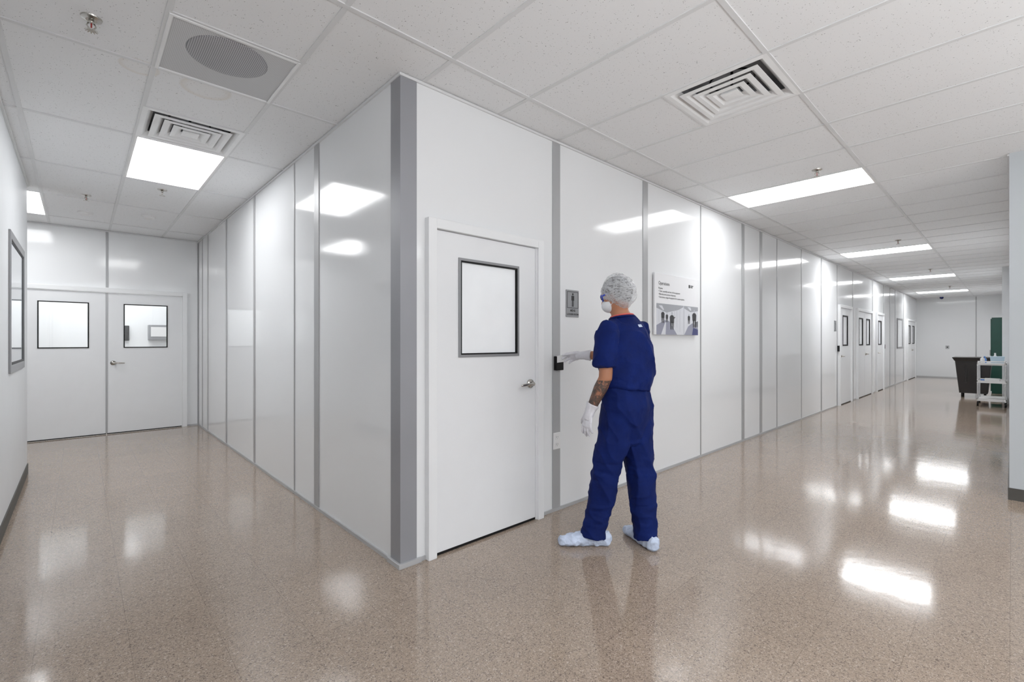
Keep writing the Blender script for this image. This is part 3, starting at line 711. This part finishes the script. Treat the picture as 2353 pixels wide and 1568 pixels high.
for s in(-1,1):
    mb.ell(hp(s*.046,.05,-.015),(rd*.02,fd*.02,ud*.016),16,10)
    mb.ell(hp(s*.076,-.008,-.008),(rd*.010,fd*.018,ud*.030),16,12)
def pm(cn):
    if cn.x<1.14 and cn.z<1.085 and cn.z>.86 and cn.x+cn.y<.56: return 1
    return 0
body=finish(mb,'body',[M_skin,M_tat],person,.0055,3,post=pm)
def fold(s1,amp,ax=(1,1,.35),seed=0):
    def f(c):
        p=V((c.x*ax[0],c.y*ax[1],c.z*ax[2]))*s1+V((seed,0,0))
        return amp*(noise.noise(p)+.5*noise.noise(p*2.1+V((5,1,2))))
    return f
def ridge(s1,amp,rot,st,seed=0,pw=2):
    R=Matrix.Rotation(rot[0],3,'Y')@Matrix.Rotation(rot[1],3,'X')
    def f(c):
        p=R@c;p=V((p.x,p.y,p.z*st))*s1+V((seed,seed,0))
        return amp*(max(0,1-abs(noise.noise(p))*2.4)**pw-.35)
    return f
# trousers
mb=MB()
mb.tube([(1.27,-.70,1.07),(1.27,-.705,.98),(1.27,-.708,.90),(1.27,-.708,.82),(1.262,-.708,.74),(1.252,-.706,.66)],[(.155,.120),(.180,.145),(.19,.155),(.174,.145),(.135,.12),(.07,.09)],32,ref=Yr)
mb.tube([(1.19,-.70,.90),(1.160,-.67,.66),(1.136,-.635,.47),(1.108,-.605,.25),(1.085,-.59,.12),(1.078,-.585,.058)],[(.098,.13),(.104,.108),(.093,.095),(.084,.086),(.080,.084),(.082,.086)],28,ref=Yr)
mb.tube([(1.355,-.71,.90),(1.342,-.74,.66),(1.332,-.77,.47),(1.321,-.80,.25),(1.316,-.818,.12),(1.312,-.826,.052)],[(.098,.13),(.104,.108),(.090,.095),(.080,.083),(.076,.080),(.077,.081)],28,ref=Yr)
f1=fold(8,.007,(1,1,.30));f2=ridge(5.5,.013,(.30,.25),.22,3);f4=ridge(9,.007,(1.1,.5),.6,6);f3=fold(14,.006,(.5,.5,1.6),7)
finish(mb,'scrub_trousers',[M_pants],person,.0065,5,disp=lambda c:f1(c)+f2(c)+f4(c)+f3(c)*(1.2 if c.z<.28 or .42<c.z<.56 else .15))
# scrub top
mb=MB()
mb.tube([(1.275,-.70,1.015),(1.28,-.70,1.06),(1.29,-.695,1.13),(1.30,-.69,1.22),(1.298,-.687,1.30),(1.293,-.685,1.38),(1.29,-.68,1.44),(1.287,-.675,1.475),(1.285,-.67,1.495)],
 [(.176,.148),(.190,.158),(.212,.172),(.222,.177),(.213,.163),(.193,.138),(.150,.105),(.105,.083),(.078,.074)],36,ref=Yr)
mb.tube([(1.17,-.685,1.435),(1.105,-.69,1.425),(1.072,-.69,1.35),(1.060,-.69,1.26),(1.055,-.688,1.175)],[.055,.060,.070,.072,.069],24,ref=(1,0,0))
mb.tube([(1.38,-.685,1.445),(1.46,-.69,1.430),(1.50,-.665,1.35),(1.525,-.60,1.275),(1.525,-.52,1.225)],[.055,.066,.082,.09,.082],24,ref=(1,0,0))
mb.ell((1.50,-.71,1.22),((.055,0,0),(0,.06,0),(0,0,.12)),20,12)
g1=fold(6,.009,(1,1,.6),3);g2=ridge(5,.014,(.7,-.3),.35,9);g4=ridge(8,.007,(-.8,.3),.5,14);g3=fold(16,.003,(1,1,1),5)
top=finish(mb,'scrub_top',[M_scrub],person,.0065,5,disp=lambda c:g1(c)+(g2(c)+g4(c))*(1 if c.z<1.40 else .35)+g3(c)*(2 if c.z<1.1 else .5))
mb=MB();pts=[]
for i in range(25):
    a=2*math.pi*i/24;pts.append((1.281+.071*math.cos(a),-.664+.069*math.sin(a),1.502-.012*math.sin(a)))
mb.tube(pts,[(.010,.006)]*25,8);mb.build('undershirt_collar',M_pink,person,smooth=True)
mb=MB();mb.tube([(1.281+.080*math.cos(2*math.pi*i/24),-.665+.077*math.sin(2*math.pi*i/24),1.490-.012*math.sin(2*math.pi*i/24)) for i in range(25)],[(.012,.007)]*25,8);mb.build('scrub_collar',M_scrub,person,smooth=True)
# garment tag lying on the cloth of the upper back
vs=[]
for (x,z) in ((1.275,1.425),(1.315,1.428),(1.315,1.445),(1.275,1.442)):
    hit,lc,nm,ix=top.ray_cast(V((x,-1.3,z))-V(PB),V((0,1,0)))
    vs.append((lc+V(PB)-V((0,.004,0))) if hit else V((x,-.80,z)))
mb=MB();mb.add(vs,[(0,1,2,3)]);mb.build('garment_tag',M_shoe,person,rec=False)
# gloves
for W,E_,d_,a_,b_,cu_,td_ in ((wrL,elL,dL,(1,.1,0),(0.1,1,0),[.25,.3,.35,.4],None),(wrR,elR,dR,(-.6,-.2,-.75),(-.5,0,.8),[.30,.35,.5,.6],(.95,.22,.3))):
    mb=MB();hand(mb,W,d_,a_,b_,.0005,cu_,td_);dn=d_.normalized()
    mb.tube([W+dn*.045,W+dn*.015,W.lerp(E_,.05),W.lerp(E_,.12),W.lerp(E_,.25)],[.026,.031,.033,.036,.043],18,ref=(1,0,0))
    finish(mb,'glove',[M_glove],person,.0032,2,disp=fold(50,.002))
for an,d in ((anL,fL),(anR,fR)):
    mb=MB();foot(mb,an,d,.010,-.03)
    sf=ridge(22,.006,(.3,.2),1,2)
    sc=finish(mb,'shoe_cover',[M_shoe],person,.0045,2,disp=lambda c:.005*noise.noise(c*30)+sf(c))
    for v in sc.data.vertices:
        if v.co.z<.003: v.co.z=.003
    mb=MB();a=V(an);mb.tube([V((a.x,a.y,.10)),V((a.x,a.y,.145))],[.056,.050],20,ref=(0,1,0));mb.build('shoe',M_shoe_in,person,smooth=True)
# hair & net
def keep(k,sl=.80): return lambda p:((p-Hc).dot(ud) > k+sl*((p-Hc).dot(fd)+.1))
mb=MB();mb.ell(hp(0,-.018,.020),(rd*.086,fd*.104,ud*.108),40,30,keep=keep(-.10));mb.build('hair',M_hair,person,smooth=True)
mb=MB();mb.ell(hp(0,-.028,.016),(rd*.098,fd*.114,ud*.122),72,56,keep=keep(-.16,.9))
hn=mb.build('hairnet',M_net,person,smooth=True)
for v in hn.data.vertices:
    p=v.co+V(PB);v.co+= (p-Hc).normalized()*(.014*noise.noise(p*18)+.008*abs(noise.noise(p*40)))
mb=MB();mb.ell(hp(0,.052,-.050),(rd*.060,fd*.062,ud*.052),28,20,keep=lambda p:(p-Hc).dot(fd)>.012)
mb.build('face_mask',M_mask,person,smooth=True)
for s in(-1,1):
    mb=MB();mb.tube([hp(s*.057,.03,-.03),hp(s*.078,.0,.0),hp(s*.082,-.022,.006),hp(s*.079,-.018,-.03),hp(s*.055,.03,-.065)],[.0018]*5,6,ref=ud)
    mb.build('mask_strap',M_mask,person)
mb=MB()
for s in(-1,1): mb.tube([hp(s*.078,-.01,.012),hp(s*.080,.04,.014),hp(s*.066,.078,.012)],[(.003,.006)]*3,8,ref=ud)
for s in(-1,1):
    pts=[hp(s*.034+.032*math.cos(a),.092-.012*abs(math.cos(a)) -abs(s*.034+.032*math.cos(a))*.18,.008+.022*math.sin(a)) for a in [i*math.pi/8 for i in range(17)]]
    mb.tube(pts,[.0042]*17,8,ref=fd)
gg=mb.build('safety_glasses',M_blue,person,smooth=True)
for s in(-1,1):
    mb=MB();mb.ell(hp(s*.034,.084,.008),(rd*.030,fd*.003,ud*.020),20,10);mb.build('glasses_lens',M_glass,gg,smooth=True)
    mb=MB();mb.ell(hp(s*.031,.070,.008),(rd*.012,fd*.012,ud*.012),16,10);mb.build('eye',M_eye,person,smooth=True)
# card
ct=V((1.352,-.085,1.200));dd=dR.normalized()
up=V((.0,.1,1)).normalized();nn=dd.cross(up).normalized()
mb=MB();vs=[]
for s in(-.0008,.0008):
    for a,b in((-.043,-.027),(.043,-.027),(.043,.027),(-.043,.027)): vs.append(ct+dd*(a+.012)+up*b+nn*s)
mb.add(vs,[(0,1,2,3),(4,7,6,5),(0,4,5,1),(1,5,6,2),(2,6,7,3),(3,7,4,0)])
o=mb.build('access_card',M_white,None);meta(o,'white access card held against the black reader','card')
for o in bpy.data.objects:
    if '_o' in o: del o['_o']
